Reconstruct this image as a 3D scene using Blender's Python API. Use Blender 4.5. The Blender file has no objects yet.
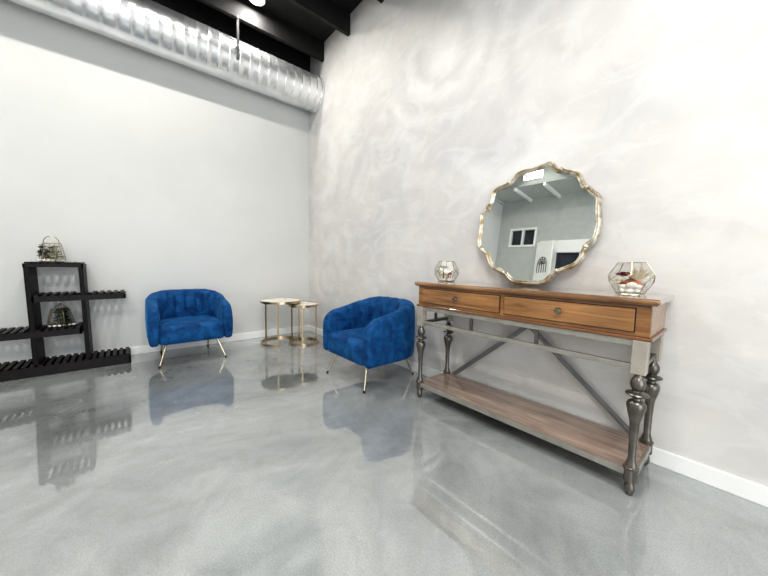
import bpy, bmesh, math, random
from mathutils import Vector, Matrix
random.seed(7)
col = bpy.context.scene.collection
PI = math.pi

# ------------------------------------------------------------------ materials
def newmat(name):
    m = bpy.data.materials.new(name); m.use_nodes = True
    nt = m.node_tree; b = nt.nodes['Principled BSDF']
    return m, nt, b
def setp(b, **k):
    for n, v in k.items(): b.inputs[n.replace('_', ' ')].default_value = v
def C(r, g, b): return (r, g, b, 1)
def noise_mix(nt, scale, c1, c2, lo=.35, hi=.65, detail=4, coord='Object', dist=0, sc3=None, rough=.55):
    tc = nt.nodes.new('ShaderNodeTexCoord'); n = nt.nodes.new('ShaderNodeTexNoise')
    n.inputs['Scale'].default_value = scale; n.inputs['Detail'].default_value = detail; n.inputs['Distortion'].default_value = dist
    n.inputs['Roughness'].default_value = rough
    src = tc.outputs[coord]
    if sc3:
        mp = nt.nodes.new('ShaderNodeMapping'); mp.inputs['Scale'].default_value = sc3
        nt.links.new(src, mp.inputs['Vector']); src = mp.outputs['Vector']
    nt.links.new(src, n.inputs['Vector'])
    r = nt.nodes.new('ShaderNodeValToRGB'); r.color_ramp.elements[0].position = lo; r.color_ramp.elements[1].position = hi
    r.color_ramp.elements[0].color = c1; r.color_ramp.elements[1].color = c2
    nt.links.new(n.outputs['Fac'], r.inputs['Fac'])
    return n, r
def mixc(nt, a, b, fac, mode='MIX'):
    m = nt.nodes.new('ShaderNodeMix'); m.data_type = 'RGBA'; m.blend_type = mode
    for s, v in ((m.inputs[0], fac), (m.inputs[6], a), (m.inputs[7], b)):
        if hasattr(v, 'links') or hasattr(v, 'is_linked'): nt.links.new(v, s)
        else: s.default_value = v
    return m.outputs[2]
def bump(nt, b, src, strength, dist=.01):
    bp = nt.nodes.new('ShaderNodeBump'); bp.inputs['Strength'].default_value = strength; bp.inputs['Distance'].default_value = dist
    nt.links.new(src, bp.inputs['Height']); nt.links.new(bp.outputs['Normal'], b.inputs['Normal'])
def simple(name, c, rough=.5, metal=0, var=.12, scale=8, **k):
    m, nt, b = newmat(name); setp(b, Roughness=rough, Metallic=metal, **k)
    n, r = noise_mix(nt, scale, C(*[x*(1-var) for x in c]), C(*[min(1, x*(1+var)) for x in c]))
    nt.links.new(r.outputs['Color'], b.inputs['Base Color'])
    return m

M = {}
# painted left wall, orange-peel texture
m, nt, b = newmat('painted_wall'); setp(b, Roughness=.6)
n, r = noise_mix(nt, 1.2, C(.63,.63,.612), C(.67,.67,.652)); nt.links.new(r.outputs['Color'], b.inputs['Base Color'])
n2, _ = noise_mix(nt, 90, C(0,0,0), C(1,1,1)); bump(nt, b, n2.outputs['Fac'], .25, .004); M['wall'] = m
# opposite walls, greyer
M['grey_wall'] = simple('grey_wall', (.50,.52,.50), .7, var=.04)
# swirled pearl plaster
m, nt, b = newmat('swirled_plaster'); setp(b, Roughness=.5)
tc = nt.nodes.new('ShaderNodeTexCoord')
vo = nt.nodes.new('ShaderNodeTexVoronoi'); vo.inputs['Scale'].default_value = 1.05; vo.inputs['Randomness'].default_value = .95
nt.links.new(tc.outputs['Object'], vo.inputs['Vector'])
ml = nt.nodes.new('ShaderNodeMath'); ml.operation = 'MULTIPLY'; ml.inputs[1].default_value = 26
nt.links.new(vo.outputs['Distance'], ml.inputs[0])
na, _ = noise_mix(nt, 2.6, C(0,0,0), C(1,1,1), detail=5)
ma = nt.nodes.new('ShaderNodeMath'); ma.operation = 'MULTIPLY_ADD'; ma.inputs[1].default_value = 9; nt.links.new(na.outputs['Fac'], ma.inputs[0]); nt.links.new(ml.outputs[0], ma.inputs[2])
sn = nt.nodes.new('ShaderNodeMath'); sn.operation = 'SINE'; nt.links.new(ma.outputs[0], sn.inputs[0])
ns = nt.nodes.new('ShaderNodeMath'); ns.operation = 'MULTIPLY_ADD'; ns.inputs[1].default_value = .5; ns.inputs[2].default_value = .5; nt.links.new(sn.outputs[0], ns.inputs[0])
nb, rb = noise_mix(nt, 1.1, C(0,0,0), C(1,1,1), .42, .66)
arc = nt.nodes.new('ShaderNodeMath'); arc.operation = 'MULTIPLY'; nt.links.new(ns.outputs[0], arc.inputs[0]); nt.links.new(rb.outputs['Color'], arc.inputs[1])
nc, rc = noise_mix(nt, .9, C(.55,.53,.53), C(.68,.645,.60), .38, .60, detail=6, dist=.6)
nd, rd = noise_mix(nt, 3.5, C(.54,.54,.56), C(.70,.68,.65), .3, .7, detail=7, dist=1.2)
base = mixc(nt, rc.outputs['Color'], rd.outputs['Color'], .4)
fin = mixc(nt, base, C(.90,.89,.87), arc.outputs[0])
fm = nt.nodes.new('ShaderNodeMath'); fm.operation = 'MULTIPLY'; fm.inputs[1].default_value = .42; nt.links.new(arc.outputs[0], fm.inputs[0])
fin = mixc(nt, base, C(.86,.85,.83), fm.outputs[0])
nt.links.new(fin, b.inputs['Base Color'])
ne, re_ = noise_mix(nt, 2.2, C(0,0,0), C(1,1,1), .5, .58, detail=10, dist=2.2, sc3=(1, 1, 2.2), rough=.65)
fs = nt.nodes.new('ShaderNodeMath'); fs.operation = 'MULTIPLY'; fs.inputs[1].default_value = .22; nt.links.new(re_.outputs['Color'], fs.inputs[0])
nt.links.new(mixc(nt, fin, C(.80,.79,.77), fs.outputs[0]), b.inputs['Base Color'])
bump(nt, b, arc.outputs[0], .45, .008); M['plaster'] = m
# glossy marbled epoxy floor
m, nt, b = newmat('epoxy_floor'); setp(b, Roughness=.06, IOR=1.9, Coat_Weight=.9, Coat_Roughness=.03)
n1, r1 = noise_mix(nt, .75, C(.14,.15,.15), C(.38,.40,.395), .38, .62, detail=8, dist=.9, rough=.6)
n2, r2 = noise_mix(nt, 3.2, C(.15,.16,.16), C(.40,.415,.41), .3, .7, detail=9, dist=1.4, rough=.7)
c = mixc(nt, r1.outputs['Color'], r2.outputs['Color'], .36)
n3, r3 = noise_mix(nt, 2.4, C(0,0,0), C(1,1,1), .62, .72, detail=11, dist=1.8, rough=.75)
c = mixc(nt, c, C(.50,.52,.52), r3.outputs['Color'])
n4, r4 = noise_mix(nt, 160, C(.86,.86,.86), C(1.1,1.1,1.1), .3, .7, detail=2)
c = mixc(nt, c, r4.outputs['Color'], 1.0, 'MULTIPLY')
nt.links.new(c, b.inputs['Base Color'])
n5, r5 = noise_mix(nt, 5, C(.02,.02,.02), C(.08,.08,.08), .3, .75, detail=6); nt.links.new(r5.outputs['Color'], b.inputs['Roughness'])
n6, _ = noise_mix(nt, 7, C(0,0,0), C(1,1,1), detail=3); bump(nt, b, n6.outputs['Fac'], .035, .01); M['floor'] = m
M['trim'] = simple('white_trim', (.90,.90,.87), .4, var=.02)
# ceiling: black near the duct, washed-out light painted in as grey further out
m, nt, b = newmat('black_ceiling_lit_far'); setp(b, Roughness=.7)
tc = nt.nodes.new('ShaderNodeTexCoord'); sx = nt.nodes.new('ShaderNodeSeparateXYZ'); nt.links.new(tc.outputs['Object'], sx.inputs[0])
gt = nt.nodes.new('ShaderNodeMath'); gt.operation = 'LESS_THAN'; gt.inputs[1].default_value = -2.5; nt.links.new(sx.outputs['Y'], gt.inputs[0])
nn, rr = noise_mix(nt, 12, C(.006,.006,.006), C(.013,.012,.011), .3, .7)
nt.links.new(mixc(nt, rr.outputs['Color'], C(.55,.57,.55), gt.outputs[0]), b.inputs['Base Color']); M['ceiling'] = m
M['black_paint'] = simple('black_paint', (.007,.007,.007), .6)
# galvanised duct
m, nt, b = newmat('galvanised_duct'); setp(b, Metallic=.82, Roughness=.27)
n, r = noise_mix(nt, 7, C(.74,.76,.77), C(.94,.95,.96), .3, .7, detail=3); nt.links.new(r.outputs['Color'], b.inputs['Base Color'])
n2, _ = noise_mix(nt, 8, C(0,0,0), C(1,1,1), detail=2, dist=.3, sc3=(1.2, .35, 1.2)); bump(nt, b, n2.outputs['Fac'], .16, .03)
M['duct'] = m
M['steel'] = simple('dull_steel', (.05,.05,.05), .5, .6)
# velvet
m, nt, b = newmat('blue_velvet'); setp(b, Roughness=.75, Sheen_Weight=.5, Sheen_Roughness=.3, Sheen_Tint=C(.10,.38,.75), Specular_IOR_Level=.2)
n, r = noise_mix(nt, 12, C(.002,.034,.125), C(.010,.100,.27), .38, .66, detail=5, dist=.5, rough=.6)
nt.links.new(r.outputs['Color'], b.inputs['Base Color']); bump(nt, b, n.outputs['Fac'], .3, .01); M['velvet'] = m
M['leg_gold'] = simple('champagne_metal', (.80,.70,.52), .22, 1)
M['cap'] = simple('black_rubber', (.01,.01,.01), .5)
M['brass'] = simple('brushed_brass', (.58,.45,.29), .28, 1)
M['marble'] = simple('cream_marble', (.86,.82,.73), .15, var=.06, scale=14)
# wood
def wood(name, c1, c2, rough=.28, coat=.5, axis=(1.5, 14, 22)):
    m, nt, b = newmat(name); setp(b, Roughness=rough, Coat_Weight=coat, Coat_Roughness=.08)
    n, r = noise_mix(nt, 1.7, c1, c2, .33, .68, detail=8, dist=.7, sc3=axis, rough=.62)
    n2, r2 = noise_mix(nt, 3, C(.75,.75,.75), C(1.15,1.12,1.1), .3, .7, detail=3)
    nt.links.new(mixc(nt, r.outputs['Color'], r2.outputs['Color'], 1.0, 'MULTIPLY'), b.inputs['Base Color'])
    return m
M['wood'] = wood('honey_wood', C(.17,.072,.022), C(.42,.22,.085))
M['wood_trim'] = wood('dark_wood_edge', C(.13,.050,.020), C(.27,.12,.055))
M['top_wood'] = wood('polished_top', C(.20,.125,.085), C(.34,.24,.18), .12, 1.0)
M['shelf_wood'] = wood('shelf_wood', C(.20,.135,.105), C(.40,.31,.25), .22, .8)
M['groove'] = simple('groove', (.03,.012,.006), .5)
M['pewter'] = simple('pewter_paint', (.17,.155,.135), .30, .8, var=.2, scale=20)
M['pewter_light'] = simple('pewter_light', (.42,.40,.36), .35, .7, var=.12, scale=14)
M['pewter_block'] = simple('pewter_block', (.42,.38,.33), .4, .35, var=.12, scale=14)
M['brace'] = simple('brace_metal', (.24,.245,.25), .35, .6, var=.1, scale=14)
M['knob'] = simple('aged_nickel', (.30,.26,.21), .22, 1)
m, nt, b = newmat('antique_silver_leaf'); setp(b, Metallic=.75, Roughness=.33)
n, r = noise_mix(nt, 22, C(.36,.27,.15), C(.80,.76,.66), .38, .60, detail=6); nt.links.new(r.outputs['Color'], b.inputs['Base Color']); M['frame'] = m
m, nt, b = newmat('mirror_glass'); setp(b, Metallic=1, Roughness=.012)
n, r = noise_mix(nt, 3, C(.80,.83,.82), C(.86,.88,.87)); nt.links.new(r.outputs['Color'], b.inputs['Base Color']); M['mirror'] = m
M['espresso'] = simple('espresso_wood', (.004,.0018,.0018), .5, var=.4, scale=25, Specular_IOR_Level=.2)
m, nt, b = newmat('slat_top'); setp(b, Roughness=.42, Specular_IOR_Level=.22)
n, r = noise_mix(nt, 25, C(.004,.0022,.002), C(.010,.006,.005)); nt.links.new(r.outputs['Color'], b.inputs['Base Color']); M['slat'] = m
# thin clear glass
m, nt, b = newmat('clear_glass'); nt.nodes.remove(b)
out = nt.nodes['Material Output']; tr = nt.nodes.new('ShaderNodeBsdfTransparent'); gl = nt.nodes.new('ShaderNodeBsdfGlossy')
tr.inputs[0].default_value = C(.95,.965,.955); gl.inputs['Roughness'].default_value = .02
fr = nt.nodes.new('ShaderNodeMapRange'); lw = nt.nodes.new('ShaderNodeLayerWeight'); lw.inputs[0].default_value = .35; nt.links.new(lw.outputs['Facing'], fr.inputs[0]); fr.inputs[3].default_value = .03; fr.inputs[4].default_value = .38; mx = nt.nodes.new('ShaderNodeMixShader')
tn, trr = noise_mix(nt, 5, C(.93,.95,.94), C(.98,.985,.98)); nt.links.new(trr.outputs['Color'], tr.inputs[0])
nt.links.new(fr.outputs[0], mx.inputs[0]); nt.links.new(tr.outputs[0], mx.inputs[1]); nt.links.new(gl.outputs[0], mx.inputs[2]); nt.links.new(mx.outputs[0], out.inputs[0])
M['glass'] = m
M['dark_glass'] = simple('dark_window_glass', (.03,.035,.045), .08, var=.4, scale=3)
M['pebble'] = simple('white_pebble', (.86,.84,.78), .5, var=.06, scale=30)
M['copper'] = simple('rust_stone', (.36,.12,.06), .6, var=.4, scale=40)
M['red_leaf'] = simple('red_leaf', (.28,.045,.06), .5, var=.5, scale=40)
M['yellow_leaf'] = simple('ochre_leaf', (.60,.36,.06), .5, var=.4, scale=40)
M['green_leaf'] = simple('green_leaf', (.10,.24,.035), .5, var=.5, scale=35)
M['dark_leaf'] = simple('dark_leaf', (.03,.06,.018), .5, var=.6, scale=35)
M['olive_leaf'] = simple('olive_leaf', (.22,.24,.10), .5, var=.4, scale=35)
M['dry'] = simple('dry_straw', (.62,.52,.34), .6, var=.3, scale=35)
M['wire'] = simple('gold_wire', (.36,.28,.16), .3, 1)
M['bright_wire'] = simple('pale_wire', (.60,.55,.42), .3, 1)
m, nt, b = newmat('lamp_lens'); setp(b, Emission_Strength=14); b.inputs['Emission Color'].default_value = C(1,.97,.9)
n, r = noise_mix(nt, 3, C(.9,.9,.88), C(1,1,1)); nt.links.new(r.outputs['Color'], b.inputs['Base Color']); M['lens'] = m

# ------------------------------------------------------------------ mesh builders
class MB:
    def __init__(s): s.bm = bmesh.new()
    def box(s, x0, x1, y0, y1, z0, z1, mat=None):
        r = bmesh.ops.create_cube(s.bm, size=1); vs = r['verts']
        for v in vs:
            v.co = Vector(((x0+x1)/2+v.co.x*(x1-x0), (y0+y1)/2+v.co.y*(y1-y0), (z0+z1)/2+v.co.z*(z1-z0)))
            if mat is not None: v.co = mat @ v.co
        return vs
    def loops(s, rings, closed=True, cap=True, flip=False):
        R = [[s.bm.verts.new(p) for p in ring] for ring in rings]
        n = len(R[0])
        for i in range(len(R)-1):
            for j in range(n if closed else n-1):
                k = (j+1) % n
                f = (R[i][j], R[i][k], R[i+1][k], R[i+1][j])
                try: s.bm.faces.new(f[::-1] if flip else f)
                except ValueError: pass
        if cap:
            for ring in (R[0], R[-1]):
                try: s.bm.faces.new(ring)
                except ValueError: pass
        return R
    def lathe(s, prof, c=(0,0,0), n=24, axis='z'):
        rings = []
        for r, z in prof:
            ring = []
            for k in range(n):
                a = 2*PI*k/n; p = (r*math.cos(a), r*math.sin(a), z)
                if axis == '-y': p = (p[0], -p[2], p[1])
                ring.append((c[0]+p[0], c[1]+p[1], c[2]+p[2]))
            rings.append(ring)
        s.loops(rings)
    def tube(s, pts, r, n=8, closed=False, radii=None):
        pts = [Vector(p) for p in pts]; N = len(pts); rings = []
        up = Vector((0,0,1))
        for i, p in enumerate(pts):
            if closed: t = pts[(i+1) % N]-pts[i-1]
            else: t = pts[min(i+1, N-1)]-pts[max(i-1, 0)]
            t.normalize()
            a = t.cross(up)
            if a.length < 1e-3: a = t.cross(Vector((0,1,0)))
            a.normalize(); b_ = t.cross(a); rr = radii[i] if radii else r
            rings.append([p+rr*(math.cos(2*PI*k/n)*a+math.sin(2*PI*k/n)*b_) for k in range(n)])
        if closed: rings.append(rings[0]); 
        s.loops(rings, cap=not closed)
        if closed: bmesh.ops.remove_doubles(s.bm, verts=s.bm.verts, dist=1e-6)
    def bar(s, a, b, w, h):   # rectangular bar between points; w horizontal-ish, h other
        a = Vector(a); b = Vector(b); t = (b-a).normalized(); up = Vector((0,0,1)) if abs(t.z) < .9 else Vector((0,1,0))
        x = t.cross(up).normalized()*w/2; y = x.normalized().cross(t)*h/2
        s.loops([[q+x+y, q-x+y, q-x-y, q+x-y] for q in (a, b)])
    def build(s, name, mat, parent=None, smooth=False, bevel=0, seg=2, mats=None, angle=40):
        bmesh.ops.recalc_face_normals(s.bm, faces=s.bm.faces)
        me = bpy.data.meshes.new(name); s.bm.to_mesh(me); s.bm.free()
        me.materials.append(mat)
        for q in (mats or []): me.materials.append(q)
        o = bpy.data.objects.new(name, me); col.objects.link(o)
        if smooth:
            me.polygons.foreach_set('use_smooth', [True]*len(me.polygons))
            try: me.set_sharp_from_angle(angle=math.radians(angle))
            except Exception: pass
        if bevel:
            md = o.modifiers.new('bevel', 'BEVEL'); md.width = bevel; md.segments = seg; md.limit_method = 'ANGLE'; md.angle_limit = math.radians(35)
        if parent: o.parent = parent
        return o
def tag(o, label=None, cat=None, group=None, kind=None):
    if label: o['label'] = label
    if cat: o['category'] = cat
    if group: o['group'] = group
    if kind: o['kind'] = kind
    return o
def empty(name, loc, rz, label, cat, group=None):
    o = bpy.data.objects.new(name, None); col.objects.link(o); o.location = loc; o.rotation_euler = (0, 0, rz); o.empty_display_size = .1
    return tag(o, label, cat, group)
def copy_tree(o, parent=None):
    c = o.copy(); col.objects.link(c); c.parent = parent
    for ch in [q for q in bpy.data.objects if q.parent == o]: copy_tree(ch, c)
    return c
def struct(o, label, cat): return tag(o, label, cat, kind='structure')

# ------------------------------------------------------------------ room shell
RX, RY, RZ = 7.0, -5.0, 3.665
def plane_wall(name, x0, x1, y0, y1, z0, z1, mat, label):
    b = MB(); b.box(x0, x1, y0, y1, z0, z1); return struct(b.build(name, mat), label, 'floor' if name == 'floor' else name.split('_')[0])
plane_wall('floor', -.15, RX+.15, RY-.15, .15, -.1, 0, M['floor'], 'glossy grey marbled epoxy floor')
plane_wall('wall_left', -.15, 0, RY, 0, 0, RZ, M['wall'], 'plain off-white textured wall behind the shelf and first chair')
plane_wall('wall_right', -.15, RX+.15, 0, .15, 0, RZ, M['plaster'], 'pearly swirled plaster accent wall behind the console table')
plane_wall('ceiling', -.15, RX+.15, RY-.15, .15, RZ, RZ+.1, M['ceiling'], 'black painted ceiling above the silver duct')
# opposite wall (seen in the mirror) with openings
b = MB()
b.box(-.15, .28, RY-.15, RY, 0, RZ); b.box(.28, .90, RY-.15, RY, 0, 2.22); b.box(.28, .90, RY-.15, RY, 2.66, RZ)
b.box(.90, 1.0, RY-.15, RY, 0, RZ); b.box(1.0, 2.6, RY-.15, RY, 2.34, RZ); b.box(2.6, RX+.15, RY-.15, RY, 0, RZ)
struct(b.build('wall_opposite', M['grey_wall']), 'grey wall with a small high window, seen in the mirror', 'wall')
b = MB(); b.box(RX, RX+.15, RY, -4.4, 0, RZ); b.box(RX, RX+.15, -.8, 0, 0, RZ); b.box(RX, RX+.15, -4.4, -.8, 2.9, RZ)
struct(b.build('wall_rear', M['grey_wall']), 'wall with the wide storefront opening behind the camera', 'wall')
def window(name, x0, x1, z0, z1, label, pane_mat, mull=()):
    e = bpy.data.objects.new(name, None); col.objects.link(e); e.location = ((x0+x1)/2, RY, z0); struct(e, label, 'window')
    cx = (x0+x1)/2; b = MB(); t = .045
    b.box(x0-cx, x1-cx, -.10, .02, 0, t); b.box(x0-cx, x1-cx, -.10, .02, z1-z0-t, z1-z0)
    b.box(x0-cx, x0-cx+t, -.10, .02, t, z1-z0-t); b.box(x1-cx-t, x1-cx, -.10, .02, t, z1-z0-t)
    for q in mull: b.box(q-cx-.02, q-cx+.02, -.10, .02, t, z1-z0-t)
    b.build('window_frame', M['trim'], e, bevel=.004)
    b = MB(); b.box(x0-cx+t, x1-cx-t, -.06, -.05, t, z1-z0-t); b.build('pane', pane_mat, e)
window('window_1', .28, .90, 2.22, 2.66, 'small high sliding window seen in the mirror', M['dark_glass'], (.59,))
# white storefront panel with dark glass and the open door leaf, also only in the mirror
e = bpy.data.objects.new('window_2', None); col.objects.link(e); e.location = (1.8, RY, 0); struct(e, 'dark interior window in a white partition seen in the mirror', 'window')
b = MB(); b.box(-.8, -.46, -.12, 0, 0, 2.34); b.box(.7, .8, -.12, 0, 0, 2.34); b.box(-.46, .7, -.12, 0, 2.08, 2.34); b.box(-.46, .7, -.12, 0, 0, 1.0); b.build('window_frame', M['trim'], e)
b = MB(); b.box(-.46, .7, -.08, -.07, 1.0, 2.08); b.build('pane', M['dark_glass'], e)
e = bpy.data.objects.new('door_1', None); col.objects.link(e); e.location = (.97, RY+.005, 0); e.rotation_euler = (0, 0, math.radians(24)); struct(e, 'white door standing ajar with an arched grille, seen in the mirror', 'door')
b = MB(); b.box(0, .42, 0, .04, 0.003, 2.30); b.build('door_leaf', M['trim'], e, bevel=.004)
b = MB()
for rr_ in (.05, .085, .12):
    b.tube([(.21+rr_*math.cos(a), .045, 1.80+rr_*1.3*math.sin(a)) for a in [PI*k/12 for k in range(13)]], .006, 6)
for k in range(5): 
    a = PI*(k+.5)/5; b.bar((.21, .045, 1.80), (.21+.12*math.cos(a), .045, 1.80+.156*math.sin(a)), .008, .008)
for xx in (.09, .15, .21, .27, .33): b.bar((xx, .045, 1.62), (xx, .045, 1.80), .01, .01)
b.build('grille', M['steel'], e)
# baseboards
def baseboard(name, vs, label):
    b = MB(); b.box(*vs); struct(b.build(name, M['trim'], bevel=.003), label, 'baseboard')
baseboard('baseboard_left', (0, .012, RY, 0, 0, .082), 'white baseboard along the plain left wall')
baseboard('baseboard_right', (.012, RX, -.012, 0, 0, .082), 'white baseboard along the swirled plaster wall')
baseboard('baseboard_opposite', (.012, .95, RY, RY+.012, 0, .082), 'white baseboard along the wall seen in the mirror')
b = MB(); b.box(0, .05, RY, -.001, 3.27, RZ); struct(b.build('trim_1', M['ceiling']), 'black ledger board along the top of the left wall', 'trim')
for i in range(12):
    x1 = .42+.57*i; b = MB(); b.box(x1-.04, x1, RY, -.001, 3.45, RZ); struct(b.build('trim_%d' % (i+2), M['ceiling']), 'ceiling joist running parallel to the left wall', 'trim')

# ------------------------------------------------------------------ duct, strap, lamps
DX, DZ, DR = .222, 3.118, .205
duct = empty('spiral_duct', (DX, 0, DZ-DR), 0, 'long shiny silver round air duct running under the ceiling', 'duct')
b = MB(); prof = []; y = -.004
while y > -3.3:
    for dy, dr in ((0, 0), (.040, 0), (.080, 0), (.084, .0025), (.088, .0025), (.092, 0)): prof.append((DR+dr, y-dy))
    y -= .098
b.loops([[(r*math.cos(2*PI*k/48), yy, DR+r*math.sin(2*PI*k/48)) for k in range(48)] for r, yy in prof])
b.build('duct_pipe', M['duct'], duct, smooth=True, angle=60)
b = MB(); b.loops([[(r*math.cos(2*PI*k/48), yy, DR+r*math.sin(2*PI*k/48)) for k in range(48)] for r, yy in ((DR+.001, -.03), (DR+.012, -.03), (DR+.012, -.002), (DR+.001, -.002))])
b.build('end_collar', M['duct'], duct, smooth=True)
hg = empty('duct_hanger', (.435, -1.0, 3.03), 0, 'thin grey metal strap hanging from joist down to the duct', 'hanger')
b = MB(); b.box(-.004, .004, -.012, .012, 0, .43); b.build('strap', M['steel'], hg, bevel=.001)
b = MB(); b.lathe([(.001, 0), (.011, 0), (.011, .007), (.001, .007)], (0, 0, 0), 6); o = b.build('bolt', M['steel'], hg); o.rotation_euler = (0, PI/2, 0); o.location = (.004, 0, .40)
lp = None
lights = [(.56, -.85), (1.3, -1.45), (1.3, -2.45), (1.3, -3.45), (3.5, -1.5), (4.9, -3.2)]
for i, (x, y) in enumerate(lights):
    if lp is None:
        o = lp = empty('ceiling_light', (x, y, RZ-.05), 0, 'round bright downlight on the black ceiling', 'light', 'round ceiling downlights')
        b = MB(); b.lathe([(.05, .05), (.085, .05), (.085, 0), (.072, -.004), (.070, .012), (.05, .012)], n=32); b.build('housing', M['trim'], lp, smooth=True)
        b = MB(); b.lathe([(.001, .008), (.069, .008), (.069, .011), (.001, .011)], n=32); b.build('lens', M['lens'], lp)
    else:
        o = copy_tree(lp); o.location = (x, y, RZ-.05)
# lowered soffit at the far end, seen in the mirror
b = MB(); b.box(0, RX, RY, -4.2, 3.32, RZ); struct(b.build('trim_20', M['grey_wall']), 'grey lowered soffit along the far wall, seen in the mirror', 'trim')
for i in range(7):
    b = MB(); b.box(.66+.6*i, .71+.6*i, RY, -4.2, 3.26, 3.32); struct(b.build('trim_%d' % (21+i), M['trim']), 'thin white beam under the soffit seen in the mirror', 'trim')
pn = empty('ceiling_panel', (1.05, -4.2, 3.42), 0, 'bright rectangular light panel seen at the top of the mirror', 'light')
b = MB(); b.box(-.2, .2, 0, .02, 0, .16); b.build('panel_frame', M['trim'], pn)
b = MB(); b.box(-.18, .18, .02, .025, .015, .145); b.build('diffuser', M['lens'], pn)

# ------------------------------------------------------------------ console table
CX = 3.092
X0, X1, YF, YB = 2.4375-CX, 3.7467-CX, -.398, -.02
con = empty('console_table', (CX, 0, 0), 0, 'long wooden console table with two drawers on turned pewter legs', 'table')
b = MB()
b.box(X0+.006, X1-.006, YF+.006, YB, .812, .822); b.box(X0, X1, YF, YB, .822, .84)
b.build('tabletop', M['top_wood'], con, bevel=.006, seg=3)
b = MB(); b.box(X0-.002, X1+.002, YF-.003, YF+.012, .817, .8355); b.build('edge_molding', M['wood'], con, bevel=.007, seg=4)
bx0, bx1, bf = X0+.023, X1-.023, -.378
b = MB(); b.box(bx0, bx1, bf, -.035, .681, .812); b.build('apron', M['wood'], con, bevel=.003)
b = MB(); b.box(bx0+.001, bx1-.001, bf-.003, bf+.01, .803, .812); b.box(bx0-.010, bx1+.010, bf-.010, -.033, .667, .681); b.build('lower_molding', M['wood_trim'], con, bevel=.004, seg=3)
for k, (dx0, dx1) in enumerate(((2.507-CX, 3.082-CX), (3.104-CX, 3.675-CX))):
    b = MB(); t = .0035
    b.box(dx0, dx1, bf-.002, bf+.005, .696, .798); g = b.build('drawer', M['groove'], con)
    b = MB(); b.box(dx0+t, dx1-t, bf-.011, bf-.002, .696+t, .798-t); b.build('drawer_front', M['wood'], g, bevel=.003)
    b = MB(); b.lathe([(.001, 0), (.010, 0), (.006, .006), (.006, .013), (.0145, .017), (.0165, .022), (.014, .028), (.001, .032)], ((dx0+dx1)/2, bf-.009, .752), 20, axis='-y'); b.build('knob', M['knob'], g, smooth=True)
lx0, lx1, lyf, lyb = 2.4840-CX, 3.6965-CX, -.366, -.055
legprof = [(.0005,.001),(.012,.002),(.021,.012),(.0255,.028),(.024,.045),(.017,.056),(.0165,.060),(.030,.062),(.033,.068),(.033,.112),(.036,.116),(.036,.124),(.029,.128),(.0265,.140),(.0215,.16),(.0225,.24),(.027,.32),(.036,.36),(.0435,.386),(.044,.398),(.036,.410),(.022,.416),(.020,.424),(.030,.429),(.052,.437),(.055,.441),(.050,.446),(.028,.451),(.022,.456),(.031,.466),(.0365,.482),(.034,.496),(.025,.508),(.0185,.516),(.018,.524),(.028,.530)]
legprof = [(r_*(.74 if z_ > .43 else .66 if .15 < z_ < .33 else .76), z_) for r_, z_ in legprof]
for lx in (lx0, lx1):
    for ly in (lyf, lyb):
        b = MB(); b.lathe(legprof, (lx, ly, 0), 28); lg = b.build('leg', M['pewter'], con, smooth=True, angle=35)
        b = MB(); b.box(lx-.025, lx+.025, ly-.025, ly+.025, .528, .667); b.build('leg_block', M['pewter_block'], lg, bevel=.002)
b = MB()
for ly in (lyf,):
    b.box(lx0+.024, lx1-.024, ly-.012, ly+.012, .541, .564)
    b.box(lx0+.024, lx1-.024, ly-.014, ly+.014, .640, .667)
b.build('front_rail', M['pewter_light'], con, bevel=.002)
for xx in (2.892-CX, 3.281-CX):
    b = MB(); b.box(xx-.008, xx+.008, lyf-.009, lyf+.009, .562, .642); b.build('spindle', M['pewter'], con, bevel=.001)
for lx in (lx0, lx1):
    b = MB(); b.box(lx-.012, lx+.012, lyf+.024, lyb-.024, .541, .562); b.box(lx-.012, lx+.012, lyf+.024, lyb-.024, .64, .667); b.box(lx-.008, lx+.008, (lyf+lyb)/2-.008, (lyf+lyb)/2+.008, .56, .642)
    b.build('side_rail', M['pewter'], con, bevel=.001)
b = MB(); b.box(lx0-.018, lx1+.018, lyf-.002, lyb+.02, .100, .112)
sh = b.build('shelf', M['shelf_wood'], con, bevel=.001)
b = MB(); b.box(lx0+.02, lx1-.02, lyf-.016, lyf-.002, .086, .113); b.box(lx0+.02, lx1-.02, lyb+.02, lyb+.030, .086, .113)
b.box(lx0-.022, lx0-.010, lyf+.02, lyb-.02, .086, .113); b.box(lx1+.010, lx1+.022, lyf+.02, lyb-.02, .086, .113); b.build('shelf_edge', M['pewter_light'], con, bevel=.002)
for sgn in (-1, 1):
    b = MB(); b.bar((sgn*.555, -.036+sgn*.004, .113), (-sgn*.055, -.036+sgn*.004, .64), .008, .030); b.bar((sgn*.555, -.041+sgn*.004, .113), (-sgn*.055, -.041+sgn*.004, .64), .004, .012); b.build('brace', M['brace'], con, bevel=.002)
b = MB(); b.box(lx0+.024, lx1-.024, lyb+.005, lyb+.025, .640, .667); b.build('back_rail', M['pewter'], con)

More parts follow.
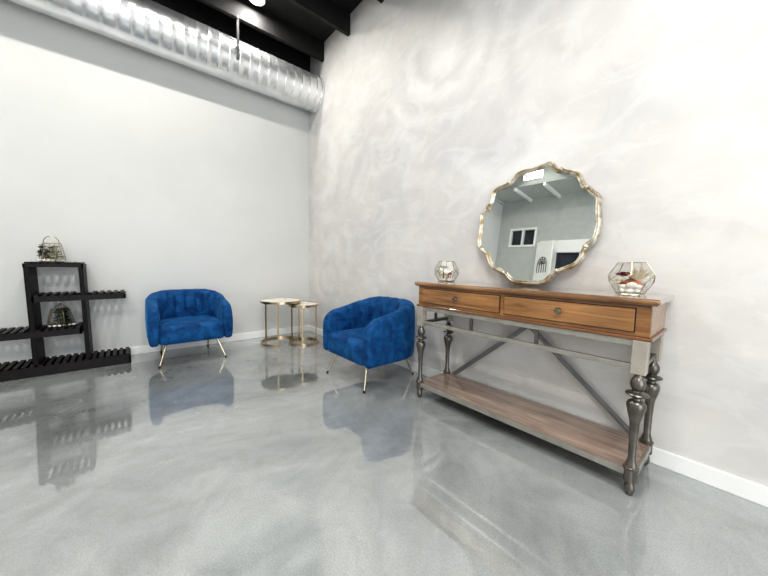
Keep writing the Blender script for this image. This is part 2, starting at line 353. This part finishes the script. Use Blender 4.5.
# ------------------------------------------------------------------ mirror
outl = [(0.0797, 0.7469), (0.1016, 0.7253), (0.1224, 0.6945), (0.1415, 0.6806), (0.1525, 0.6892), (0.1709, 0.6787), (0.1977, 0.6648), (0.2265, 0.6537), (0.2474, 0.6323), (0.262, 0.6019), (0.2723, 0.5741), (0.2814, 0.5588), (0.2945, 0.5594), (0.3047, 0.5456), (0.3218, 0.5233), (0.3433, 0.5064), (0.3552, 0.4826), (0.3561, 0.4562), (0.356, 0.427), (0.3602, 0.39), (0.3653, 0.3574), (0.3644, 0.324), (0.3592, 0.2805), (0.3489, 0.2546), (0.3303, 0.2332), (0.3129, 0.2264), (0.313, 0.2084), (0.3038, 0.1935), (0.2997, 0.1634), (0.2836, 0.133), (0.2609, 0.1128), (0.2317, 0.0967), (0.204, 0.0865), (0.1874, 0.0764), (0.168, 0.079), (0.1547, 0.0592), (0.1314, 0.0288), (0.1051, 0.0076), (0.074, 0.0), (0.0071, -0.0001), (-0.0632, -0.0009), (-0.0972, 0.0096), (-0.1257, 0.0333), (-0.147, 0.0561), (-0.1665, 0.0572), (-0.1835, 0.0714), (-0.2293, 0.0869), (-0.2634, 0.1185), (-0.2818, 0.1565), (-0.2933, 0.1873), (-0.3136, 0.1972), (-0.3301, 0.2111), (-0.3596, 0.2412), (-0.3706, 0.2849), (-0.3665, 0.3338), (-0.3601, 0.3824), (-0.3672, 0.432), (-0.3624, 0.4746), (-0.3361, 0.4968), (-0.3137, 0.5095), (-0.3179, 0.5311), (-0.2983, 0.5476), (-0.2937, 0.5869), (-0.2825, 0.623), (-0.2541, 0.6482), (-0.215, 0.6577), (-0.1879, 0.66), (-0.1815, 0.6733), (-0.1622, 0.6714), (-0.1451, 0.6896), (-0.1216, 0.715), (-0.0847, 0.7263), (-0.024, 0.7264), (0.0333, 0.7334)]
outl = [(x, z-.373) for x, z in outl]
def resample(pts, n):
    P = [Vector((p[0], p[1], 0)) for p in pts]; L = [0]
    for i in range(len(P)): L.append(L[-1]+(P[(i+1) % len(P)]-P[i]).length)
    out = []; j = 0
    for k in range(n):
        t = L[-1]*k/n
        while L[j+1] < t: j += 1
        f = (t-L[j])/(L[j+1]-L[j]); out.append(P[j].lerp(P[(j+1) % len(P)], f))
    for _ in range(2): out = [(out[i-1]+2*out[i]+out[(i+1) % n])/4 for i in range(n)]
    return out
ou = resample(outl, 400)
tilt = math.radians(4.6)
mir = empty('wall_mirror', (3.078, -.066, .8475), 0, 'scalloped mirror in an antique silver frame leaning on the console table', 'mirror'); mir.rotation_euler = (-tilt, 0, 0)
def off(pts, d):
    n = len(pts); o_ = []
    for i in range(n):
        t = (pts[(i+2) % n]-pts[i-2]).normalized(); nn = Vector((t.y, -t.x, 0))
        if nn.dot(pts[i]) < 0: nn = -nn
        o_.append(pts[i]-nn*d)
    return o_
H0 = .3745
def ring(d, y): return [(p.x, y, p.y+H0) for p in off(ou, d)]
b = MB(); b.loops([ring(0, .012), ring(-.001, -.004), ring(.003, -.014), ring(.009, -.019), ring(.0135, -.015), ring(.017, -.010), ring(.021, -.013), ring(.025, -.010), ring(.027, -.004), ring(.027, .012), ring(0, .012)], cap=False)
b.build('mirror_frame', M['frame'], mir, smooth=True, angle=70)
for kx, kz in ((.147,.684),(.288,.556),(.314,.222),(.176,.080),(-.158,.060),(-.304,.196),(-.318,.520),(-.175,.668)):
    cx_, cz_ = kx*.972, (kz-.373)*.972+H0
    b = MB(); r_ = bmesh.ops.create_icosphere(b.bm, subdivisions=2, radius=1)
    for v in r_['verts']: v.co = Vector((cx_+v.co.x*.013, -.012+v.co.y*.013, cz_+v.co.z*.013))
    b.build('frame_boss', M['frame'], mir, smooth=True, angle=180)
b = MB(); R1 = ring(.022, -.003); R2 = ring(.022, .008); b.loops([R1, R2]); b.build('mirror_glass', M['mirror'], mir)

# ------------------------------------------------------------------ armchairs
def make_chair():
    root = empty('armchair', (0, 0, 0), 0, '', 'armchair', 'blue velvet barrel armchairs')
    W, D = .675, .63; hw = W/2; rc = .27
    path = []  # outer plan, front at +x
    xf, xb = D/2, -D/2
    n1 = 14; n2 = 20; n3 = 12
    for i in range(n1): path.append((xf-(xf-(xb+rc))*i/n1, -hw))
    for i in range(n2): a = PI/2*i/n2; path.append((xb+rc-rc*math.sin(a), -hw+rc-rc*math.cos(a)))
    for i in range(n3+1): path.append((xb, -hw+rc+(W-2*rc)*i/n3))
    pp = path+[(x, -y) for x, y in path[:n1+n2][::-1]]
    # dense resample near ends
    P = [Vector((x, y, 0)) for x, y in pp]; L = [0]
    for i in range(len(P)-1): L.append(L[-1]+(P[i+1]-P[i]).length)
    T = L[-1]
    def at(s):
        for j in range(len(P)-1):
            if L[j+1] >= s-1e-9: f = (s-L[j])/(L[j+1]-L[j]); return P[j].lerp(P[j+1], max(0, min(1, f)))
        return P[-1]
    ss = []
    e = [0, .0015, .004, .008, .013, .02, .028, .038, .05, .065, .08, .1, .12]
    ss += e; N = 150
    ss += [.12+(T-.24)*i/N for i in range(1, N)]
    ss += [T-x for x in e[::-1]]
    rings = []; tk0 = .08
    lo, hi = T*.22, T*.78
    for s in ss:
        p = at(s); a_ = at(max(0, s-.02)); b_ = at(min(T, s+.02)); t = (b_-a_).normalized(); inn = Vector((-t.y, t.x, 0))
        if inn.dot(Vector((.12, 0, 0))-p) < 0: inn = -inn
        u = min(s, T-s)/(T/2)  # 0 at arm front, 1 at the back centre
        h = .55+.11*(1-math.cos(PI*min(1, u/.78)))/2
        tk = tk0+.05*max(0, min(1, (u-.35)/.4))
        ed = min(s, T-s); r1 = .12
        if ed < r1: h = h-r1+math.sqrt(max(0, r1*r1-(r1-ed)**2))
        zb = .195; r2 = .035
        if ed < r2: zb = zb+r2-math.sqrt(max(0, r2*r2-(r2-ed)**2))
        rt = .03; tf = 1.0
        if ed < rt: tf = math.sqrt(max(0.0, 1-(1-ed/rt)**2))*.75+.25
        th = tk*tf; mid = tk/2
        wv = 0
        if lo <= s <= hi:
            k = (s-lo)/(hi-lo)*8; wv = .022*abs(math.sin(PI*k))**.45
            
        sec = []
        def add(o, z): sec.append(p+inn*(mid+(o-mid)*tf)+Vector((0, 0, z)))
        hr = tk/2
        add(.022, zb); add(.006, zb+.012); add(.0, zb+.04)
        for f in (.25, .5, .75): add(-.006*math.sin(PI*f), zb+.04+(h-hr-zb-.04)*f)
        for j in range(9):
            a = PI*j/8; add(mid-hr*math.cos(a)+wv*(j/8)**1.5, h-hr+hr*math.sin(a)-wv*.15*math.sin(a))
        for f in (.75, .5, .25): add(tk+.010*math.sin(PI*f)+wv, zb+.1+(h-hr-zb-.1)*f)
        add(tk, zb+.08); add(tk-.01, zb+.012); add(tk-.026, zb)
        rings.append(sec)
    b = MB(); b.loops(rings); b.build('backrest', M['velvet'], root, smooth=True, angle=75)
    # seat block
    b = MB(); sw = hw-.072; x0, x1 = xb+.07, xf-.002
    nx, rings = 22, []
    for i in range(nx+1):
        f = i/nx; ring_ = []
        # vertical section along x: profile of block (rounded) => build as stacked horizontal superellipse loops
    for z, ins, in [(.200,.02),(.203,.008),(.212,.001),(.25,-.001),(.30,-.002),(.335,-.001),(.350,.004),(.361,.013),(.368,.028),(.373,.055),(.377,.11),(.379,.20)]:
        ring_ = []
        for k in range(64):
            a = 2*PI*k/64; c_, s_ = math.cos(a), math.sin(a); ex = .14
            ring_.append(((x0+x1)/2+((x1-x0)/2-ins)*math.copysign(abs(c_)**ex, c_), (sw-ins)*math.copysign(abs(s_)**ex, s_), z))
        rings.append(ring_)
    b.loops(rings); b.build('seat', M['velvet'], root, smooth=True, angle=70)
    for sx_, sy_ in ((1, 1), (1, -1), (-1, 1), (-1, -1)):
        top = Vector(((.225 if sx_ > 0 else -.17), sy_*.205, .205)); bot = Vector(((.295 if sx_ > 0 else -.27), sy_*(.268 if sx_ > 0 else .215), .012))
        b = MB(); b.tube([top, bot], 0, 12, radii=[.0105, .0065]); lg = b.build('leg', M['leg_gold'], root, smooth=True)
        b = MB(); b.tube([bot+(top-bot).normalized()*.006, bot-(top-bot).normalized()*.012], 0, 12, radii=[.0085, .0085]); b.build('foot_cap', M['cap'], lg, smooth=True)
    return root
ch = make_chair(); ch.location = (.345, -1.495, 0); ch['label'] = 'blue velvet barrel armchair against the plain wall beside the dark shelf'
c2 = copy_tree(ch); c2.location = (1.915, -.348, 0); c2.rotation_euler = (0, 0, -PI/2); c2['label'] = 'blue velvet barrel armchair in front of the swirled wall, left of the console table'

# ------------------------------------------------------------------ nesting side tables
def side_table(cx, cy, h, r, posts, arc, label):
    t = empty('side_table', (cx, cy, 0), 0, label, 'table', 'round brass nesting tables')
    b = MB(); b.lathe([(.001, h-.006), (r-.008, h-.006), (r-.008, h), (.001, h)], n=64); b.build('tabletop', M['marble'], t)
    b = MB(); b.lathe([(r-.009, h-.024), (r, h-.024), (r, h+.002), (r-.009, h+.002), (r-.009, h-.024)], n=64); b.build('rim', M['brass'], t, smooth=True, angle=30)
    rr = r-.009
    for a in posts:
        a = math.radians(a); b = MB(); T = Matrix.Translation((rr*math.cos(a), rr*math.sin(a), 0)) @ Matrix.Rotation(a, 4, 'Z')
        b.box(-.006, .006, -.009, .009, .020, h-.022, T); b.build('leg', M['brass'], t, bevel=.0015)
    a0, a1 = arc; n = 64; rings = []
    for k in range(n+1):
        a = math.radians(a0+(a1-a0)*k/n); c_, s_ = math.cos(a), math.sin(a)
        rings.append([(q_*c_, q_*s_, z) for q_, z in ((rr-.009, .001), (rr+.009, .001), (rr+.009, .022), (rr-.009, .022))])
    b = MB(); b.loops(rings, cap=(a1-a0 < 359)); b.build('base_ring', M['brass'], t, smooth=True, angle=30)
side_table(.385, -.555, .51, .235, (210, 330, 90), (90, 330), 'larger round cream-topped brass table with an open base ring')
side_table(.55, -.345, .468, .176, (210, 330, 90), (0, 360), 'smaller round cream-topped brass table nearest the corner')

# ------------------------------------------------------------------ slatted shelf
rk = empty('slatted_shelf', (.16, -2.41, 0), 0, 'dark espresso stepped wooden shelf with slatted boards against left wall', 'shelf')
oy = -2.41; xa, xb_ = -.14, .14
def slatted(name, y0, y1, z0, z1, skip=()):
    b = MB(); b.box(xb_-.018, xb_, y0, y1, z0, z1-.014); b.box(xa, xa+.018, y0, y1, z0, z1-.014)
    b.box(xa, xb_, y0, y0+.012, z0, z1-.014); b.box(xa, xb_, y1-.012, y1, z0, z1-.014)
    n = int(round((y1-y0)/.046)); st = (y1-y0)/n
    for i in range(n):
        c_ = y0+st*(i+.5)
        if any(s0 < c_ < s1 for s0, s1 in skip): continue
        b.box(xa, xb_+.001, c_-.0135, c_+.0135, z1-.013, z1)
    return b.build(name, M['slat'], rk)
LP0, LP1, RP0, RP1 = -2.577-oy, -2.545-oy, -2.270-oy, -2.240-oy
for y0, y1 in ((LP0, LP1), (RP0, RP1)):
    b = MB(); b.box(xa+.001, xb_-.001, y0, y1, .092, .898)
    for v in b.bm.verts: v.co.y += .018*(1-v.co.z/.898)
    b.build('side_panel', M['espresso'], rk, bevel=.002)
slatted('bottom_shelf', -2.95-oy, -1.955-oy, .004, .092)
slatted('lower_shelf', -2.95-oy, RP0-.001, .318, .378, ((LP0-.012, LP1+.012),))
slatted('middle_shelf', LP1+.001, -1.97-oy, .607, .665, ((RP0-.012, RP1+.012),))
slatted('top_shelf', LP0-.002, RP1+.002, .888, .930)

# ------------------------------------------------------------------ terrariums
def dodeca(w, h, rot):
    phi = (1+5**.5)/2
    # rings of a dodecahedron standing on a face
    R1_ = 1.0; R2_ = phi
    vs = []
    z = [0, .276*2, .447*2, 1.0]
    zz = [0, .382, .618, 1.0]
    for lev, (rr, a0, zf) in enumerate(((R1_, 0, 0), (R2_, 0, zz[1]), (R2_, 36, zz[2]), (R1_, 36, 1.0))):
        for k in range(5):
            a = math.radians(a0+72*k+rot); vs.append(Vector((rr/R2_*w/2*math.cos(a), rr/R2_*w/2*math.sin(a), zf*h)))
    ed = []
    for k in range(5):
        ed += [(k, (k+1) % 5), (k, 5+k), (5+k, 10+k), (5+(k+1) % 5, 10+k), (10+k, 15+k), (15+k, 15+(k+1) % 5)]
    fc = [(0,1,2,3,4), (15,16,17,18,19)]
    for k in range(5):
        n = (k+1) % 5
        fc += [(k, n, 5+n, 10+k, 5+k), (15+k, 15+n, 10+n, 5+n, 10+k)]
    return vs, ed, fc
def cage(root, vs, ed, fc, wr, wm):
    b = MB()
    for i, j in ed: b.tube([vs[i], vs[j]], wr, 6)
    b.build('wire_frame', wm, root, smooth=True)
    b = MB(); V = [b.bm.verts.new(v) for v in vs]
    for f in fc: b.bm.faces.new([V[i] for i in f])
    b.build('glass_panel', M['glass'], root)
def pebble(loc, s, label, group):
    b = MB(); bmesh.ops.create_icosphere(b.bm, subdivisions=2, radius=1)
    for v in b.bm.verts: v.co = Vector((v.co.x*s, v.co.y*s*random.uniform(.75, .95), v.co.z*s*.62))*(1+.08*math.sin(v.co.x*3+v.co.y*4))
    o = b.build('pebble', M['pebble'], smooth=True, angle=180); o.location = (loc[0], loc[1], loc[2]+s*.62); o.rotation_euler = (0, 0, random.uniform(0, 6)); return tag(o, label, 'pebble', group)
def rosette(b, c, r, n, layers=3, lift=.5, w=.4):
    for L_ in range(layers):
        for k in range(n):
            a = 2*PI*(k+.5*L_)/n+random.uniform(-.1, .1); el = lift*(.3+L_*.55)+random.uniform(-.1, .1); ln = r*(1-.2*L_)
            d = Vector((math.cos(a)*math.cos(el), math.sin(a)*math.cos(el), math.sin(el))); sd = Vector((-math.sin(a), math.cos(a), 0)); up = d.cross(sd)
            p = [Vector(c), Vector(c)+d*ln*.55+sd*ln*w, Vector(c)+d*ln, Vector(c)+d*ln*.55-sd*ln*w, Vector(c)+d*ln*.5+up*ln*.16]
            V = [b.bm.verts.new(x) for x in p]
            for f in ((0,1,4), (1,2,4), (2,3,4), (3,0,4), (0,3,2,1)): b.bm.faces.new([V[i] for i in f])
def plant(name, loc, mat, fn, label, cat='plant', group=None, mats=None):
    b = MB(); fn(b); o = b.build(name, mat, smooth=True, angle=50); o.location = loc; return tag(o, label, cat, group)
Z = .8405
# right one
rx, ry = 3.605, -.15
tr_ = empty('terrarium', (rx, ry, Z), 0, 'large brass-edged glass terrarium on the right end of the console table', 'terrarium', 'geometric glass terrariums')
vs, ed, fc = dodeca(.176, .146, -72+math.degrees(math.atan2(-1.97-ry, 3.95-rx))+36)
cage(tr_, vs, ed, fc, .0022, M['bright_wire'])
G = 'white pebbles in the large terrarium'; Lb = 'smooth white pebble on the floor of the large terrarium'
def loc(dr, ds, z=.003):   # dr towards camera, ds to the right as seen
    f = Vector((.187, -.982, 0)); s = Vector((.982, .187, 0)); v = Vector((rx, ry, Z+z))+f*dr*.85+s*ds*.85; return v
for dr, ds, z, s in ((.035,-.036,.003,.017), (.042,-.002,.003,.019), (.034,.034,.003,.016), (.010,-.014,.006,.017), (.012,.02,.006,.017), (.032,.006,.028,.023), (.027,-.033,.026,.015), (.02,.034,.026,.016)):
    pebble(loc(dr, ds, z), s, Lb, G)
b = MB()
vsx = [(-.055,.025,0), (.055,.022,0), (.05,-.03,.004), (-.048,-.028,.004), (0,.004,.036)]
V = [b.bm.verts.new(v) for v in vsx]
for f in ((0,1,4), (1,2,4), (2,3,4), (3,0,4), (3,2,1,0)): b.bm.faces.new([V[i] for i in f])
o = b.build('rust_rock', M['copper'], bevel=.002); o.location = loc(-.012, .004, .042); o.rotation_euler = (0, 0, .19); tag(o, 'rusty red rock wedge above the pebbles in the large terrarium', 'rock')
plant('red_succulent', loc(-.006, -.030, .082), M['red_leaf'], lambda b: rosette(b, (0,0,0), .046, 9, 5, .6), 'dark red succulent at the left of the large terrarium')
plant('ochre_succulent', loc(.014, -.052, .056), M['yellow_leaf'], lambda b: rosette(b, (0,0,0), .028, 7, 2, .4), 'small ochre succulent beside the red one in the large terrarium')
def spiky(b):
    for k in range(46):
        a = random.uniform(0, 2*PI); el = random.uniform(.35, 1.45); d = Vector((math.cos(a)*math.cos(el), math.sin(a)*math.cos(el), math.sin(el)))
        ln = random.uniform(.055, .066); b.tube([(0,0,0), d*ln*.5, d*ln+Vector((0,0,.003))], 0, 5, radii=[.0034, .0026, .0008])
plant('air_plant', loc(-.005, .026, .066), M['dry'], spiky, 'spiky straw-coloured air plant at the right of the large terrarium')
# left one
lx_, ly_ = 2.53, -.16
tl_ = empty('terrarium', (lx_, ly_, Z), 0, 'small dark-edged glass terrarium on the left end of the console table', 'terrarium', 'geometric glass terrariums')
vs, ed, fc = dodeca(.178, .148, -50)
cage(tl_, vs, ed, fc, .002, M['wire'])
f_ = Vector((.637, -.77, 0)); s_ = Vector((.77, .637, 0))
def loc2(dr, ds, z): return Vector((lx_, ly_, Z+z))+f_*dr+s_*ds
for dr, ds, z, s in ((.03,-.02,.003,.016), (.034,.018,.003,.018), (0,.036,.003,.018), (.0,-.03,.003,.017), (.01,.03,.026,.014)):
    pebble(loc2(dr, ds, z), s, 'smooth white pebble on the floor of the small terrarium', 'white pebbles in the small terrarium')
plant('green_succulent', loc2(-.0, -.022, .095), M['green_leaf'], lambda b: (rosette(b, (0,0,0), .045, 10, 5, .6), b.tube([(0,0,-.088), (0,0,0)], .005, 6)), 'bright green succulent in the small terrarium on the console table')
plant('red_succulent', loc2(.022, .012, .05), M['red_leaf'], lambda b: (rosette(b, (0,0,0), .040, 9, 4, .6), b.tube([(0,0,-.03), (0,0,0)], .004, 6)), 'small red-brown succulent in the small terrarium on the console table')
plant('ochre_succulent', loc2(.02, -.04, .045), M['yellow_leaf'], lambda b: rosette(b, (0,0,0), .025, 7, 2, .5), 'small pale ochre succulent low in the small terrarium')
# shelf ones: arched lanterns
def lantern(x, y, z, w, h, name, label, peak):
    t = empty('terrarium', (x, y, z), 0, label, 'terrarium', 'wire and glass lanterns on the dark shelf')
    n = 6; lv = ((.40, 0), (.50, .10*h), (.50, .22*h), (.36, .72*h)); vs = []; ed = []; fc = []
    for r, zz in lv:
        for k in range(n): a = 2*PI*k/n+.35; vs.append(Vector((r*w*math.cos(a), r*w*math.sin(a), zz)))
    for l_ in range(4):
        for k in range(n):
            ed.append((l_*n+k, l_*n+(k+1) % n))
            if l_ < 3: ed.append((l_*n+k, (l_+1)*n+k)); fc.append((l_*n+k, l_*n+(k+1) % n, (l_+1)*n+(k+1) % n, (l_+1)*n+k))
    fc.append(tuple(range(n)))
    if peak:
        vs.append(Vector((0, 0, h)))
        for k in range(n): ed.append((3*n+k, len(vs)-1))
    cage(t, vs, ed, fc, .0022, M['wire'])
    if not peak:
        b = MB(); pts = [(.02, .30*w*math.cos(a), .72*h+.28*h*math.sin(a)) for a in [PI*k/14 for k in range(15)]]; b.tube(pts, .003, 6); b.build('handle', M['wire'], t, smooth=True)
    return t
def bush(n, r, rz):
    def fn(b):
        for k in range(n):
            a = random.uniform(0, 2*PI); q_ = r*math.sqrt(random.random()); zz = random.uniform(.02, rz)
            rosette(b, (q_*math.cos(a)*(1-.5*zz/rz), q_*math.sin(a)*(1-.5*zz/rz), zz), random.uniform(.016, .026), 5, 2, .6)
        for k in range(7):
            a = 2*PI*k/7; b.tube([(r*.3*math.cos(a), r*.3*math.sin(a), .0), (r*.6*math.cos(a), r*.6*math.sin(a), rz*.8)], .0022, 5)
    return fn
lantern(.16, -2.43, .9305, .155, .215, 'terrarium', 'wire and glass lantern with round handle on top of the dark shelf', False)
plant('leafy_plant', (.16, -2.42, .934), M['olive_leaf'], bush(38, .045, .13), 'olive green leafy plant inside the top lantern, at right')
plant('leafy_plant', (.17, -2.478, .936), M['dark_leaf'], bush(40, .036, .13), 'dark green leafy plant leaning out of the top lantern at left')
lantern(.16, -2.405, .3785, .165, .20, 'terrarium', 'peaked wire and glass lantern on the lower board of the dark shelf', True)
plant('leafy_plant', (.16, -2.405, .3825), M['dark_leaf'], bush(75, .055, .145), 'dark green leafy plant inside the lower lantern')
for (px, py, pz, who, gr) in [(.20+.02*math.sin(k), -2.50+.026*k, .9345, 'small white pebble in the bottom of the top lantern', 'pebbles in the top lantern') for k in range(6)]+[(.21+.02*math.sin(k), -2.465+.028*k, .3825, 'small white pebble in the bottom of the lower lantern', 'pebbles in the lower lantern') for k in range(6)]:
    pebble((px, py, pz), .0145, who, gr)

# ------------------------------------------------------------------ outlet: none visible; lights
def area(name, loc_, rot, sx_, sy_, e_, c_=(1,1,1), shape='RECTANGLE'):
    l = bpy.data.lights.new(name, 'AREA'); l.shape = shape; l.size = sx_; l.size_y = sy_; l.energy = e_; l.color = c_
    o = bpy.data.objects.new(name, l); col.objects.link(o); o.location = loc_; o.rotation_euler = rot; return o
for i, (x, y) in enumerate(lights):
    area('downlight', (x, y, RZ-.056), (0, 0, 0), .13, .13, [9, 16, 12, 9, 15, 34][i], (1, .97, .92), 'DISK')
area('storefront_light', (RX+.02, -2.6, 1.5), (0, math.radians(90), 0), 2.8, 3.4, 55, (.86,.93,1))
area('ceiling_fill', (4.7, -2.3, RZ-.25), (0, 0, 0), 2.0, 2.0, 58, (1,.99,.97))  # added soft overhead fill, no fixture there


w = bpy.data.worlds.new('world'); bpy.context.scene.world = w; w.use_nodes = True
w.node_tree.nodes['Background'].inputs[0].default_value = (.95, .97, 1, 1); w.node_tree.nodes['Background'].inputs[1].default_value = 1.0

# ------------------------------------------------------------------ camera
f_px, yaw, pitch, roll = 304.8434, 2.4372, -.0771, .0176
F = Vector((math.cos(pitch)*math.cos(yaw), math.cos(pitch)*math.sin(yaw), math.sin(pitch)))
r0 = F.cross(Vector((0,0,1))).normalized(); u0 = r0.cross(F)
r_ = math.cos(roll)*r0+math.sin(roll)*u0; u_ = -math.sin(roll)*r0+math.cos(roll)*u0
cam = bpy.data.cameras.new('camera'); cam.sensor_width = 36; cam.sensor_fit = 'HORIZONTAL'; cam.lens = f_px/768*36; cam.clip_start = .02
co = bpy.data.objects.new('camera', cam); col.objects.link(co)
co.matrix_world = Matrix(((r_.x, u_.x, -F.x, 3.9474), (r_.y, u_.y, -F.y, -1.9666), (r_.z, u_.z, -F.z, .9577), (0,0,0,1)))
sc = bpy.context.scene; sc.camera = co
sc.view_settings.view_transform = 'Standard'; sc.view_settings.exposure = 0.36
try: sc.view_settings.look = 'Medium High Contrast'
except Exception: pass
